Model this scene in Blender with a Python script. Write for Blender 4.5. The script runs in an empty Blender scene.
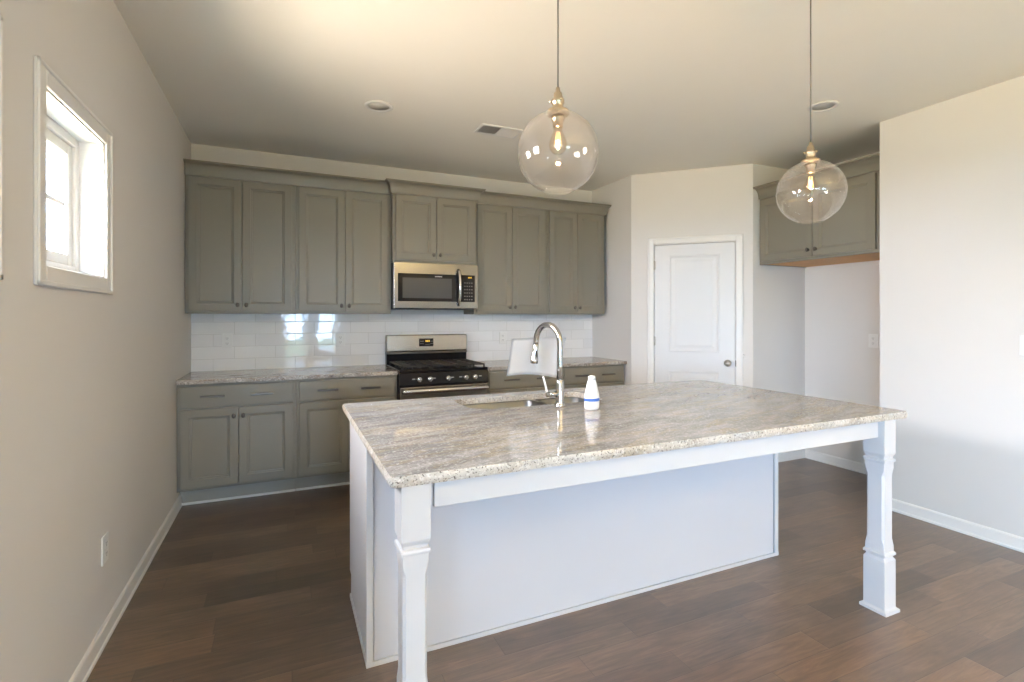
import bpy, bmesh, math, random
from mathutils import Vector, Matrix
random.seed(7)
S = bpy.context.scene
C = S.collection
PI = math.pi
# ------------------------------------------------------------------ camera
cam = bpy.data.cameras.new('camera'); co = bpy.data.objects.new('camera', cam); C.objects.link(co)
co.location = (0.6885, -4.7977, 1.3546)
co.rotation_euler = (PI/2, 0, -math.radians(24.367))
cam.sensor_width = 36; cam.lens = 510.05/1024*36
cam.shift_x = -4.49/1024; cam.shift_y = -24.39/1024
cam.clip_start = .02
S.camera = co
# ------------------------------------------------------------------ light
S.view_settings.view_transform = 'Standard'; S.view_settings.look = 'None'
S.view_settings.gamma = 1; S.view_settings.use_curve_mapping = False
S.view_settings.exposure = 0.17
w = bpy.data.worlds.new('sky'); S.world = w; w.use_nodes = True
bg = w.node_tree.nodes['Background']; bg.inputs[0].default_value = (.50, .70, .96, 1); bg.inputs[1].default_value = 44
def window_light(loc, rot, sx, sy, watts, col=(1, .80, .63), portal=False):
    l = bpy.data.lights.new('window_daylight', 'AREA'); l.shape = 'RECTANGLE'; l.size = sx; l.size_y = sy
    l.energy = watts; l.color = col; l.spread = math.radians(150)
    if portal: l.cycles.is_portal = True
    o = bpy.data.objects.new('window_daylight', l); C.objects.link(o); o.location = loc; o.rotation_euler = rot
    return o
TILT = math.radians(0)     # tilt of the warm lamps added outside the small high windows
XL, XRR, XR, XW, XD = 0.0, 4.557, 5.244, 3.778, 4.551
YB, YS, YD, YN, YREAR = 0.0, -.704, -1.469, -2.548, -9.6
H = 2.743
# window openings: rear wall (x0,x1,z0,z1), left wall (y0,y1,z0,z1)
REAR = [(.62, 1.22, .25, 2.0), (1.38, 1.98, .25, 2.0)]
LEFT = [(-2.745, -2.155, 1.515, 2.075), (-3.68, -3.09, 1.515, 2.075), (-6.2, -5.4, .45, 2.1), (-7.5, -6.7, .45, 2.1), (-8.8, -8.0, .45, 2.1)]
for a, b, z0, z1 in REAR:
    window_light(((a+b)/2, YREAR-.14, (z0+z1)/2), (PI/2, 0, 0), b-a, z1-z0, 1, portal=True)
for i, (a, b, z0, z1) in enumerate(LEFT):
    if i < 2: window_light((-.3, (a+b)/2, (z0+z1)/2), (PI/2-TILT, 0, -PI/2), b-a, z1-z0, (82, 30)[i])
    else: window_light((-.14, (a+b)/2, (z0+z1)/2), (PI/2, 0, -PI/2), b-a, z1-z0, 1, portal=True)
PEND = [(1.487, -3.358, 1.882), (2.695, -3.358, 1.876)]
PEND_W = 1.5
ADDED_UPLIGHT_W = 780  # power of the uplighter added out of view

# ------------------------------------------------------------------ materials
def srgb(r, g, b):
    f = lambda c: (c/255/12.92) if c/255 <= .04045 else ((c/255+.055)/1.055)**2.4
    return (f(r), f(g), f(b), 1)
def newmat(name):
    m = bpy.data.materials.new(name); m.use_nodes = True
    return m, m.node_tree.nodes, m.node_tree.links, m.node_tree.nodes['Principled BSDF']
def plain(name, col, rough=.5, metal=0, bump=0, bscale=60, var=.03, coat=0, spec=.5):
    m, N, L, P = newmat(name)
    P.inputs['Roughness'].default_value = rough; P.inputs['Metallic'].default_value = metal
    P.inputs['Coat Weight'].default_value = coat; P.inputs['Specular IOR Level'].default_value = spec
    tc = N.new('ShaderNodeTexCoord'); n = N.new('ShaderNodeTexNoise'); n.inputs['Scale'].default_value = 6; n.inputs['Detail'].default_value = 4
    L.new(tc.outputs['Object'], n.inputs['Vector'])
    mx = N.new('ShaderNodeMix'); mx.data_type = 'RGBA'
    mx.inputs['A'].default_value = tuple(c*(1-var) for c in col[:3])+(1,); mx.inputs['B'].default_value = tuple(min(1, c*(1+var)) for c in col[:3])+(1,)
    L.new(n.outputs['Fac'], mx.inputs['Factor']); L.new(mx.outputs['Result'], P.inputs['Base Color'])
    if bump:
        n2 = N.new('ShaderNodeTexNoise'); n2.inputs['Scale'].default_value = bscale; n2.inputs['Detail'].default_value = 3
        L.new(tc.outputs['Object'], n2.inputs['Vector'])
        b = N.new('ShaderNodeBump'); b.inputs['Strength'].default_value = bump; b.inputs['Distance'].default_value = .002
        L.new(n2.outputs['Fac'], b.inputs['Height']); L.new(b.outputs['Normal'], P.inputs['Normal'])
    return m
def steel(name, col, rough=.28, axis='X'):
    m, N, L, P = newmat(name)
    P.inputs['Metallic'].default_value = 1; P.inputs['Base Color'].default_value = col
    tc = N.new('ShaderNodeTexCoord'); mp = N.new('ShaderNodeMapping')
    mp.inputs['Scale'].default_value = (2, 300, 300) if axis == 'X' else (300, 300, 2)
    n = N.new('ShaderNodeTexNoise'); n.inputs['Scale'].default_value = 1.5; n.inputs['Detail'].default_value = 2
    L.new(tc.outputs['Object'], mp.inputs[0]); L.new(mp.outputs[0], n.inputs['Vector'])
    r = N.new('ShaderNodeMapRange'); r.inputs['To Min'].default_value = rough*.75; r.inputs['To Max'].default_value = rough*1.3
    L.new(n.outputs['Fac'], r.inputs['Value']); L.new(r.outputs[0], P.inputs['Roughness'])
    return m
def emit(name, col, s):
    m, N, L, P = newmat(name)
    P.inputs['Base Color'].default_value = (0, 0, 0, 1); P.inputs['Emission Color'].default_value = col; P.inputs['Emission Strength'].default_value = s
    return m
def clear_glass(name, tint=(1, 1, 1, 1), ior=1.35, rough=0, haze=0):
    m, N, L, P = newmat(name); N.remove(P)
    out = N['Material Output']; t = N.new('ShaderNodeBsdfTransparent'); t.inputs[0].default_value = tint
    g = N.new('ShaderNodeBsdfGlossy'); g.inputs['Roughness'].default_value = rough
    f = N.new('ShaderNodeFresnel'); f.inputs[0].default_value = ior
    geo = N.new('ShaderNodeNewGeometry'); mr = N.new('ShaderNodeMapRange'); mr.inputs['To Min'].default_value = ior; mr.inputs['To Max'].default_value = 1/ior
    L.new(geo.outputs['Backfacing'], mr.inputs['Value']); L.new(mr.outputs[0], f.inputs[0])
    # same reflectance from either side of the thin pane
    mi = N.new('ShaderNodeMixShader'); L.new(f.outputs[0], mi.inputs[0]); L.new(t.outputs[0], mi.inputs[1]); L.new(g.outputs[0], mi.inputs[2])
    last = mi
    if haze:
        d = N.new('ShaderNodeBsdfDiffuse'); m2 = N.new('ShaderNodeMixShader'); m2.inputs[0].default_value = haze
        L.new(mi.outputs[0], m2.inputs[1]); L.new(d.outputs[0], m2.inputs[2]); last = m2
    L.new(last.outputs[0], out.inputs['Surface'])
    return m
def wood_floor():
    m, N, L, P = newmat('dark_plank_floor')
    tc = N.new('ShaderNodeTexCoord'); sp = N.new('ShaderNodeSeparateXYZ'); L.new(tc.outputs['Object'], sp.inputs[0])
    def math_(op, a, b=None, c=None):
        n = N.new('ShaderNodeMath'); n.operation = op
        for i, v in enumerate((a, b, c)):
            if v is None: continue
            if isinstance(v, (int, float)): n.inputs[i].default_value = v
            else: L.new(v, n.inputs[i])
        return n.outputs[0]
    row = math_('DIVIDE', sp.outputs['Y'], .127); ri = math_('FLOOR', row); rf = math_('FRACT', row)
    wn = N.new('ShaderNodeTexWhiteNoise'); wn.noise_dimensions = '1D'; L.new(ri, wn.inputs['W'])
    sh = math_('MULTIPLY', wn.outputs['Value'], 3.7)
    xx = math_('DIVIDE', math_('ADD', sp.outputs['X'], sh), .82); xi = math_('FLOOR', xx); xf = math_('FRACT', xx)
    cb = N.new('ShaderNodeCombineXYZ'); L.new(xi, cb.inputs[0]); L.new(ri, cb.inputs[1])
    w2 = N.new('ShaderNodeTexWhiteNoise'); w2.noise_dimensions = '2D'; L.new(cb.outputs[0], w2.inputs['Vector'])
    ramp = N.new('ShaderNodeValToRGB'); e = ramp.color_ramp.elements
    e[0].position = 0; e[0].color = srgb(84, 68, 57); e[1].position = 1; e[1].color = srgb(126, 103, 84)
    for p, c in ((.22, (98, 79, 65)), (.6, (110, 90, 74)), (.85, (118, 93, 73))):
        k = e.new(p); k.color = srgb(*c)
    L.new(w2.outputs['Value'], ramp.inputs[0])
    # grain, stretched along the boards and shifted per board
    mp = N.new('ShaderNodeMapping'); mp.inputs['Scale'].default_value = (1.6, 16, 1)
    vadd = N.new('ShaderNodeVectorMath'); vadd.operation = 'ADD'; L.new(tc.outputs['Object'], vadd.inputs[0])
    cs = N.new('ShaderNodeVectorMath'); cs.operation = 'SCALE'; cs.inputs['Scale'].default_value = 9; L.new(w2.outputs['Color'], cs.inputs[0])
    L.new(cs.outputs[0], vadd.inputs[1]); L.new(vadd.outputs[0], mp.inputs[0])
    n = N.new('ShaderNodeTexNoise'); n.inputs['Scale'].default_value = 2.2; n.inputs['Detail'].default_value = 7; n.inputs['Distortion'].default_value = 1.4; n.inputs['Roughness'].default_value = .62
    L.new(mp.outputs[0], n.inputs['Vector'])
    gr = N.new('ShaderNodeMapRange'); gr.inputs['From Min'].default_value = .3; gr.inputs['From Max'].default_value = .72; gr.inputs['To Min'].default_value = .58; gr.inputs['To Max'].default_value = 1.28
    L.new(n.outputs['Fac'], gr.inputs['Value'])
    big = N.new('ShaderNodeTexNoise'); big.inputs['Scale'].default_value = 3.2; big.inputs['Detail'].default_value = 6; big.inputs['Roughness'].default_value = .6; bmp = N.new('ShaderNodeMapping'); bmp.inputs['Scale'].default_value = (1, 2.2, 1); L.new(tc.outputs['Object'], bmp.inputs[0]); L.new(bmp.outputs[0], big.inputs['Vector'])
    bgm = N.new('ShaderNodeMapRange'); bgm.inputs['From Min'].default_value = .3; bgm.inputs['From Max'].default_value = .7; bgm.inputs['To Min'].default_value = .72; bgm.inputs['To Max'].default_value = 1.2; L.new(big.outputs['Fac'], bgm.inputs['Value'])
    # seams
    def edge(fr, wd):
        a = math_('MINIMUM', fr, math_('SUBTRACT', 1, fr)); return math_('MINIMUM', math_('DIVIDE', a, wd), 1)
    seam = math_('MINIMUM', edge(rf, .018), edge(xf, .0035))
    sm = N.new('ShaderNodeMapRange'); sm.inputs['To Min'].default_value = .5; L.new(seam, sm.inputs['Value'])
    tot = math_('MULTIPLY', math_('MULTIPLY', gr.outputs[0], sm.outputs[0]), bgm.outputs[0])
    mul = N.new('ShaderNodeVectorMath'); mul.operation = 'SCALE'; L.new(ramp.outputs[0], mul.inputs[0]); L.new(tot, mul.inputs['Scale'])
    L.new(mul.outputs[0], P.inputs['Base Color'])
    rr = N.new('ShaderNodeMapRange'); rr.inputs['To Min'].default_value = .28; rr.inputs['To Max'].default_value = .44; P.inputs['Specular IOR Level'].default_value = .8; P.inputs['Coat Weight'].default_value = .5; P.inputs['Coat Roughness'].default_value = .32; L.new(n.outputs['Fac'], rr.inputs['Value'])
    L.new(rr.outputs[0], P.inputs['Roughness'])
    h = math_('ADD', math_('MULTIPLY', n.outputs['Fac'], .5), seam)
    b = N.new('ShaderNodeBump'); b.inputs['Strength'].default_value = .25; b.inputs['Distance'].default_value = .003
    L.new(h, b.inputs['Height']); L.new(b.outputs['Normal'], P.inputs['Normal'])
    return m
def granite(name, base, warm, dark, white, warm_amt=.5, speck=.5, rough=.07):
    m, N, L, P = newmat(name)
    tc = N.new('ShaderNodeTexCoord')
    m0 = N.new('ShaderNodeMapping'); m0.inputs['Rotation'].default_value = (0, 0, math.radians(-14))
    mp = N.new('ShaderNodeMapping'); mp.inputs['Scale'].default_value = (1.7, 6.5, 6.5)
    L.new(tc.outputs['Object'], m0.inputs[0]); L.new(m0.outputs[0], mp.inputs[0])
    def noise(sc, det, vec, dist=0, ro=.5):
        n = N.new('ShaderNodeTexNoise'); n.inputs['Scale'].default_value = sc; n.inputs['Detail'].default_value = det
        n.inputs['Distortion'].default_value = dist; n.inputs['Roughness'].default_value = ro; L.new(vec, n.inputs['Vector']); return n.outputs['Fac']
    def ramp(f, stops):
        r = N.new('ShaderNodeValToRGB'); e = r.color_ramp.elements
        e[0].position, e[0].color = stops[0][0], (stops[0][1],)*3+(1,); e[1].position, e[1].color = stops[-1][0], (stops[-1][1],)*3+(1,)
        for p, c in stops[1:-1]: k = e.new(p); k.color = (c,)*3+(1,)
        L.new(f, r.inputs[0]); return r.outputs[0]
    def mix(f, a, b):
        x = N.new('ShaderNodeMix'); x.data_type = 'RGBA'; L.new(f, x.inputs['Factor'])
        for k, v in (('A', a), ('B', b)):
            if isinstance(v, tuple): x.inputs[k].default_value = v
            else: L.new(v, x.inputs[k])
        return x.outputs['Result']
    veins = ramp(noise(1.7, 8, mp.outputs[0], 1.2, .65), [(.50, 0), (.56, warm_amt), (.59, 1*warm_amt), (.64, 0)])
    c = mix(veins, base, warm)
    veins2 = ramp(noise(2.6, 8, mp.outputs[0], .8, .7), [(.50, 0), (.57, .34), (.62, .10), (.70, .0)])
    c = mix(veins2, c, dark)
    clouds = ramp(noise(2.4, 6, mp.outputs[0], .8, .6), [(.40, 0), (.66, .55)])
    c = mix(clouds, c, white)
    fine = ramp(noise(170, 3, tc.outputs['Object']), [(.30, .8*speck), (.44, 0)])
    c = mix(fine, c, dark)
    fine2 = ramp(noise(110, 3, tc.outputs['Object']), [(.54, 0), (.66, .75)])
    c = mix(fine2, c, white)
    L.new(c, P.inputs['Base Color']); P.inputs['Roughness'].default_value = rough
    P.inputs['Specular IOR Level'].default_value = .6
    return m
def tiles():
    m, N, L, P = newmat('glossy_white_tile')
    tc = N.new('ShaderNodeTexCoord'); mp = N.new('ShaderNodeMapping'); mp.vector_type = 'POINT'
    sp = N.new('ShaderNodeSeparateXYZ'); cb = N.new('ShaderNodeCombineXYZ'); L.new(tc.outputs['Object'], sp.inputs[0])
    ax = N.new('ShaderNodeMath'); ax.inputs[1].default_value = -.001; L.new(sp.outputs['X'], ax.inputs[0])
    az = N.new('ShaderNodeMath'); az.inputs[1].default_value = -.9085; L.new(sp.outputs['Z'], az.inputs[0])
    L.new(ax.outputs[0], cb.inputs[0]); L.new(az.outputs[0], cb.inputs[1])
    b = N.new('ShaderNodeTexBrick'); b.inputs['Scale'].default_value = 1; b.inputs['Brick Width'].default_value = .305; b.inputs['Row Height'].default_value = .1003
    b.inputs['Mortar Size'].default_value = .0016; b.inputs['Mortar Smooth'].default_value = .1
    b.inputs['Color1'].default_value = srgb(238, 238, 238); b.inputs['Color2'].default_value = srgb(228, 228, 229); b.inputs['Mortar'].default_value = srgb(204, 203, 201)
    L.new(cb.outputs[0], b.inputs['Vector']); L.new(b.outputs['Color'], P.inputs['Base Color'])
    r = N.new('ShaderNodeMapRange'); r.inputs['To Min'].default_value = .05; r.inputs['To Max'].default_value = .6; L.new(b.outputs['Fac'], r.inputs['Value']); L.new(r.outputs[0], P.inputs['Roughness'])
    b2 = N.new('ShaderNodeTexBrick'); b2.inputs['Scale'].default_value = 1; b2.inputs['Brick Width'].default_value = .305; b2.inputs['Row Height'].default_value = .1003
    b2.inputs['Mortar Size'].default_value = .004; b2.inputs['Mortar Smooth'].default_value = 1; L.new(cb.outputs[0], b2.inputs['Vector'])
    n = N.new('ShaderNodeTexNoise'); n.inputs['Scale'].default_value = 7; L.new(tc.outputs['Object'], n.inputs['Vector'])
    ma = N.new('ShaderNodeMath'); ma.operation = 'SUBTRACT'; L.new(n.outputs['Fac'], ma.inputs[0]); L.new(b2.outputs['Fac'], ma.inputs[1])
    bp = N.new('ShaderNodeBump'); bp.inputs['Strength'].default_value = .5; bp.inputs['Distance'].default_value = .002; L.new(ma.outputs[0], bp.inputs['Height']); L.new(bp.outputs['Normal'], P.inputs['Normal'])
    return m
M = dict(
    wall=plain('wall_paint', (.70, .685, .665, 1), .75, bump=.06, bscale=180, var=.008),
    ceil=plain('ceiling_paint', (.88, .86, .80, 1), .85, bump=.06, bscale=120, var=.01),
    trim=plain('white_trim_paint', (.80, .795, .78, 1), .4, var=.008),
    door=plain('white_door_paint', (.70, .71, .72, 1), .38, var=.008),
    cab=plain('grey_cabinet_paint', srgb(129, 125, 114), .36, var=.015),
    isl=plain('light_grey_island_paint', srgb(197, 198, 203), .42, var=.01),
    kick=plain('toe_kick_paint', srgb(160, 158, 150), .45, var=.01),
    leg=plain('pale_island_leg_paint', srgb(196, 197, 200), .42, var=.01),
    floor=wood_floor(), tile=tiles(),
    gran=granite('pale_island_granite', srgb(144, 144, 147), srgb(172, 158, 130), srgb(98, 95, 95), srgb(196, 196, 198), .55, .8, .045),
    gran2=granite('speckled_counter_granite', srgb(168, 162, 154), srgb(150, 130, 108), srgb(78, 70, 64), srgb(214, 208, 200), .7, 1.0, .12),
    edge2=granite('dark_speckled_edge', srgb(150, 142, 132), srgb(140, 118, 96), srgb(52, 46, 42), srgb(218, 212, 204), .9, 1.6, .3),
    edge=granite('rough_granite_edge', srgb(176, 171, 163), srgb(172, 154, 124), srgb(84, 76, 70), srgb(216, 213, 208), .5, 1.7, .45),
    nickel=plain('brushed_nickel', (.55, .53, .49, 1), .3, 1),
    dnickel=plain('dark_nickel', (.17, .155, .14, 1), .32, 1),
    chrome=plain('chrome', (.50, .50, .50, 1), .10, 1, var=.0),
    steel=steel('brushed_stainless', (.185, .188, .192, 1), .2), steel3=steel('range_stainless', (.40, .365, .32, 1), .24), steel2=steel('sink_stainless', (.15, .165, .185, 1), .40),
    lsteel=plain('polished_steel', (.74, .73, .72, 1), .18, 1),
    black=plain('gloss_black', (.008, .008, .010, 1), .12, var=.1, spec=.2), mblack=plain('matte_black', (.02, .02, .022, 1), .45, var=.1),
    iron=plain('cast_iron', (.02, .02, .022, 1), .5, bump=.2, bscale=300), mwwin=plain('microwave_window', (.055, .06, .065, 1), .14, var=.05),
    amber=emit('amber_digits', (1, .62, .06, 1), 1.2), ink=plain('pale_marking', (.5, .5, .5, 1), .5),
    dim=plain('dim_marking', (.16, .16, .17, 1), .5),
    plastic=plain('white_plastic', (.78, .78, .77, 1), .35, var=.005), slot=plain('outlet_slot', (.12, .12, .12, 1), .6),
    paper=plain('white_paper', (.93, .93, .95, 1), .8, var=.005), bottle=plain('bottle_plastic', (.86, .86, .86, 1), .3, var=.004), blue=plain('blue_band', srgb(60, 105, 190), .4),
    brass=plain('aged_brass', (.56, .46, .33, 1), .3, 1, var=.1), cord=plain('grey_cord', (.16, .15, .14, 1), .6),
    glass=clear_glass('lamp_glass', (.985, .98, .975, 1), 1.5, haze=.02), bulbglass=clear_glass('bulb_glass', (1, .93, .82, 1), 1.3), pane=clear_glass('window_glass', (1, 1, 1, 1), 1.3),
    fil=emit('glowing_filament', (1, .62, .25, 1), 3),
    wood=plain('raw_plywood', srgb(214, 160, 100), .55, var=.12), dark=plain('vent_dark', (.10, .095, .09, 1), .8), lens=plain('frosted_lens', (.72, .70, .66, 1), .5),
    ground=plain('lawn_green', (.10, .14, .05, 1), .9, var=.3),
)
# ------------------------------------------------------------------ mesh helpers
def bx(bm, x0, x1, y0, y1, z0, z1, bev=0, seg=1, mi=0):
    if x0 > x1: x0, x1 = x1, x0
    if y0 > y1: y0, y1 = y1, y0
    if z0 > z1: z0, z1 = z1, z0
    t = bmesh.new()
    bmesh.ops.create_cube(t, size=1)
    for v in t.verts: v.co = Vector(((x0+x1)/2+v.co.x*(x1-x0), (y0+y1)/2+v.co.y*(y1-y0), (z0+z1)/2+v.co.z*(z1-z0)))
    if bev: bmesh.ops.bevel(t, geom=t.edges[:], offset=min(bev, .45*min(x1-x0, y1-y0, z1-z0)), segments=seg, affect='EDGES', profile=.5)
    join(bm, t, mi)
def join(bm, t, mi=0, mat=None):
    if mat is not None: t.transform(mat)
    mp = [bm.verts.new(v.co) for v in t.verts]; t.verts.index_update()
    for f in t.faces:
        try:
            g = bm.faces.new([mp[v.index] for v in f.verts]); g.smooth = f.smooth; g.material_index = mi
        except ValueError: pass
    t.free()
def lathe(bm, prof, c=(0, 0, 0), seg=24, axis='Z', mi=0, smooth=True):
    """prof: list of (radius, height)"""
    def P(r, h, a):
        p = (r*math.cos(a), r*math.sin(a), h)
        if axis == 'Y': p = (p[0], p[2], p[1])
        if axis == 'X': p = (p[2], p[0], p[1])
        return bm.verts.new((c[0]+p[0], c[1]+p[1], c[2]+p[2]))
    rings = []
    for r, h in prof:
        rings.append([P(0, h, 0)] if r < 1e-6 else [P(r, h, 2*PI*i/seg) for i in range(seg)])
    fs = []
    for a, b in zip(rings, rings[1:]):
        for i in range(seg):
            j = (i+1) % seg
            if len(a) == 1 and len(b) == 1: continue
            if len(a) == 1: v = (a[0], b[i], b[j])
            elif len(b) == 1: v = (a[i], b[0], a[j])
            else: v = (a[i], b[i], b[j], a[j])
            f = bm.faces.new(v); f.smooth = smooth; f.material_index = mi; fs.append(f)
    bmesh.ops.recalc_face_normals(bm, faces=fs)
def tube(bm, pts, r, seg=10, mi=0, caps=True):
    pts = [Vector(p) for p in pts]; n = len(pts); rs = r if isinstance(r, (list, tuple)) else [r]*n
    rings = []; up = None
    for i, p in enumerate(pts):
        d = (pts[min(i+1, n-1)]-pts[max(i-1, 0)]).normalized()
        if up is None: up = Vector((0, 0, 1)) if abs(d.z) < .9 else Vector((1, 0, 0))
        s = d.cross(up).normalized(); up = s.cross(d).normalized()
        rings.append([bm.verts.new(p+(s*math.cos(2*PI*k/seg)+up*math.sin(2*PI*k/seg))*rs[i]) for k in range(seg)])
    fs = []
    for a, b in zip(rings, rings[1:]):
        for k in range(seg):
            f = bm.faces.new((a[k], a[(k+1) % seg], b[(k+1) % seg], b[k])); f.smooth = True; f.material_index = mi; fs.append(f)
    if caps:
        for q in (rings[0], rings[-1]): f = bm.faces.new(q); f.material_index = mi; fs.append(f)
    bmesh.ops.recalc_face_normals(bm, faces=fs)
def prism(bm, poly, z0, z1, mi=0):
    """vertical prism over an xy polygon"""
    a = [bm.verts.new((x, y, z0)) for x, y in poly]; b = [bm.verts.new((x, y, z1)) for x, y in poly]; n = len(poly); fs = []
    fs.append(bm.faces.new(a)); fs.append(bm.faces.new(b))
    for i in range(n): fs.append(bm.faces.new((a[i], a[(i+1) % n], b[(i+1) % n], b[i])))
    for f in fs: f.material_index = mi
    bmesh.ops.recalc_face_normals(bm, faces=fs)
def rings_rect(bm, x0, x1, z0, z1, y, prof, back):
    """panelled board facing -y: prof = [(inset, depth behind y)...]; back = thickness"""
    def R(i, d): return [bm.verts.new(p) for p in ((x0+i, y+d, z0+i), (x1-i, y+d, z0+i), (x1-i, y+d, z1-i), (x0+i, y+d, z1-i))]
    rr = [R(0, back)]+[R(i, d) for i, d in prof]; fs = [bm.faces.new(rr[0])]
    for a, b in zip(rr, rr[1:]):
        for k in range(4): fs.append(bm.faces.new((a[k], a[(k+1) % 4], b[(k+1) % 4], b[k])))
    fs.append(bm.faces.new(rr[-1])); bmesh.ops.recalc_face_normals(bm, faces=fs)
def sweep(bm, prof, path, closed=False):
    """moulding: prof = [(out, z)], path = xy points; 'out' goes to the right of the travel direction, mitred"""
    n = len(path); P = [Vector(p) for p in path]; rings = []
    for i, p in enumerate(P):
        ds = []
        if i > 0: ds.append((p-P[i-1]).normalized())
        if i < n-1: ds.append((P[i+1]-p).normalized())
        ns = [Vector((d.y, -d.x)) for d in ds]
        m = ns[0] if len(ns) == 1 else (ns[0]+ns[1])/(1+ns[0].dot(ns[1]))
        rings.append([bm.verts.new((p.x+m.x*o, p.y+m.y*o, z)) for o, z in prof])
    k = len(prof); fs = []
    for a, b in zip(rings, rings[1:]):
        for j in range(k): fs.append(bm.faces.new((a[j], a[(j+1) % k], b[(j+1) % k], b[j])))
    fs.append(bm.faces.new(rings[0])); fs.append(bm.faces.new(rings[-1]))
    bmesh.ops.recalc_face_normals(bm, faces=fs)
def obj(name, bm, mat, parent=None):
    me = bpy.data.meshes.new(name); bm.to_mesh(me); bm.free()
    for m in (mat if isinstance(mat, (list, tuple)) else [mat]): me.materials.append(M[m] if isinstance(m, str) else m)
    o = bpy.data.objects.new(name, me); C.objects.link(o)
    if parent is not None: o.parent = parent
    return o
def tag(o, label=None, cat=None, group=None, kind=None):
    if label: o['label'] = label
    if cat: o['category'] = cat
    if group: o['group'] = group
    if kind: o['kind'] = kind
    return o
def thing(name, label, cat, loc=(0, 0, 0), rz=0, group=None):
    o = bpy.data.objects.new(name, None); C.objects.link(o); o.location = loc; o.rotation_euler = (0, 0, rz); o.empty_display_size = .1
    return tag(o, label, cat, group)
def struct(name, bm, mat, parent=None):
    o = obj(name, bm, mat, parent)
    if parent is None: o['kind'] = 'structure'
    return o
def B(): return bmesh.new()
def box(*a, **k): b = B(); bx(b, *a, **k); return b

# ------------------------------------------------------------------ room shell
T = .15
struct('floor', box(-T, XR+T, YREAR-T, T, -.1, 0), 'floor')
struct('ceiling', box(-T, XR+T, YREAR-T, T, H, H+.1), 'ceil')
def holed_wall(name, a0, a1, holes, place):
    """wall with rectangular openings: place(bm,u0,u1,z0,z1) puts a block; holes sorted along u"""
    b = B(); u = a0
    for h0, h1, z0, z1 in sorted(holes):
        place(b, u, h0, 0, H); place(b, h0, h1, 0, z0); place(b, h0, h1, z1, H); u = h1
    place(b, u, a1, 0, H)
    bmesh.ops.remove_doubles(b, verts=b.verts, dist=1e-5)
    return struct(name, b, 'wall')
holed_wall('wall_left', YREAR, T, LEFT, lambda b, u0, u1, z0, z1: bx(b, -T, 0, u0, u1, z0, z1))
holed_wall('wall_rear', 0, XRR, REAR, lambda b, u0, u1, z0, z1: bx(b, u0, u1, YREAR-T, YREAR, z0, z1))
struct('wall_back', box(0, XR+T, 0, T, 0, H), 'wall')
struct('wall_pantry_end', box(XR, XR+T, YD+.1, 0, 0, H), 'wall')
struct('wall_right', box(XRR, XRR+T, YREAR, YN, 0, H), 'wall')
b = B(); prism(b, [(XW, 0), (XW, YS), (XW+.10, YS+.041), (XW+.10, 0)], 0, H); struct('wall_pantry_side', b, 'wall')
# niche walls for the refrigerator
b = B(); prism(b, [(XD, YD), (XR, YD), (XR, YD+.1), (XD+.041, YD+.1)], 0, H); struct('wall_niche_side', b, 'wall')
struct('wall_niche_back', box(XR, XR+T, YN-.12, YD+.1, 0, H), 'wall')
struct('wall_niche_front', box(XRR+T, XR, YN-.12, YN, 0, H), 'wall')
# diagonal pantry wall in its own frame: x along the wall, front faces -y
DL = math.hypot(XD-XW, YD-YS)
b = B(); D0, D1, DH = .222, .938, 2.045
bx(b, 0, D0-.012, 0, .1, 0, H); bx(b, D1+.012, DL, 0, .1, 0, H); bx(b, D0-.012, D1+.012, 0, .1, DH+.012, H)
dw = struct('wall_pantry', b, 'wall'); dw.location = (XW, YS, 0); dw.rotation_euler = (0, 0, -PI/4+math.radians(.0)); 
dang = math.atan2(YD-YS, XD-XW); dw.rotation_euler = (0, 0, dang)
# door
d = bpy.data.objects.new('door_1', None); C.objects.link(d); d['kind'] = 'structure'; d['label'] = 'white two-panel pantry door in the diagonal wall'
d.location = (XW, YS, 0); d.rotation_euler = (0, 0, dang)
b = B(); sl_y = .012
# slab: stiles and rails with two raised panels
bx(b, D0, D1, sl_y, sl_y+.035, .012, DH-.003)
slab = obj('door_slab', b, 'door', d)
def raised(z0, z1):
    t = B(); x0, x1 = D0+.143, D1-.143
    def R(i, dd): return [t.verts.new(p) for p in ((x0+i, sl_y+dd, z0+i), (x1-i, sl_y+dd, z0+i), (x1-i, sl_y+dd, z1-i), (x0+i, sl_y+dd, z1-i))]
    rr = [R(-.014, .002), R(-.012, -.004), R(0, -.006), R(.012, -.0015), R(.03, -.0015), R(.055, -.006), R(.056, -.006)]
    fs = []
    for p, q in zip(rr, rr[1:]):
        for k in range(4): fs.append(t.faces.new((p[k], p[(k+1) % 4], q[(k+1) % 4], q[k])))
    fs.append(t.faces.new(rr[-1])); bmesh.ops.recalc_face_normals(t, faces=fs)
    # make the normals face -y
    if fs[-1].normal.y > 0: bmesh.ops.reverse_faces(t, faces=fs)
    return t
obj('door_panel', raised(1.03, 1.925), 'door', slab); obj('door_panel', raised(.25, .83), 'door', slab)
b = B(); cw = .058
for x0, x1, z0, z1 in ((D0-.008-cw, D0-.008, 0, DH+.008+cw), (D1+.008, D1+.008+cw, 0, DH+.008+cw), (D0-.008, D1+.008, DH+.008, DH+.008+cw)):
    bx(b, x0, x1, -.012, 0, z0, z1, .003)
o_ = .012
bx(b, D0-.008-cw, D0-.008-cw+.018, -.018, -.01, 0, DH+.008+cw, .003); bx(b, D1+.008+cw-.018, D1+.008+cw, -.018, -.01, 0, DH+.008+cw, .003); bx(b, D0-.008-cw, D1+.008+cw, -.018, -.01, DH+.008+cw-.018, DH+.008+cw, .003)
obj('door_casing', b, 'trim', d)
b = B(); bx(b, D0-.012, D0-.003, 0, .1, 0, DH+.01); bx(b, D1+.003, D1+.012, 0, .1, 0, DH+.01); bx(b, D0-.003, D1+.003, 0, .1, DH+.001, DH+.012)
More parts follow.
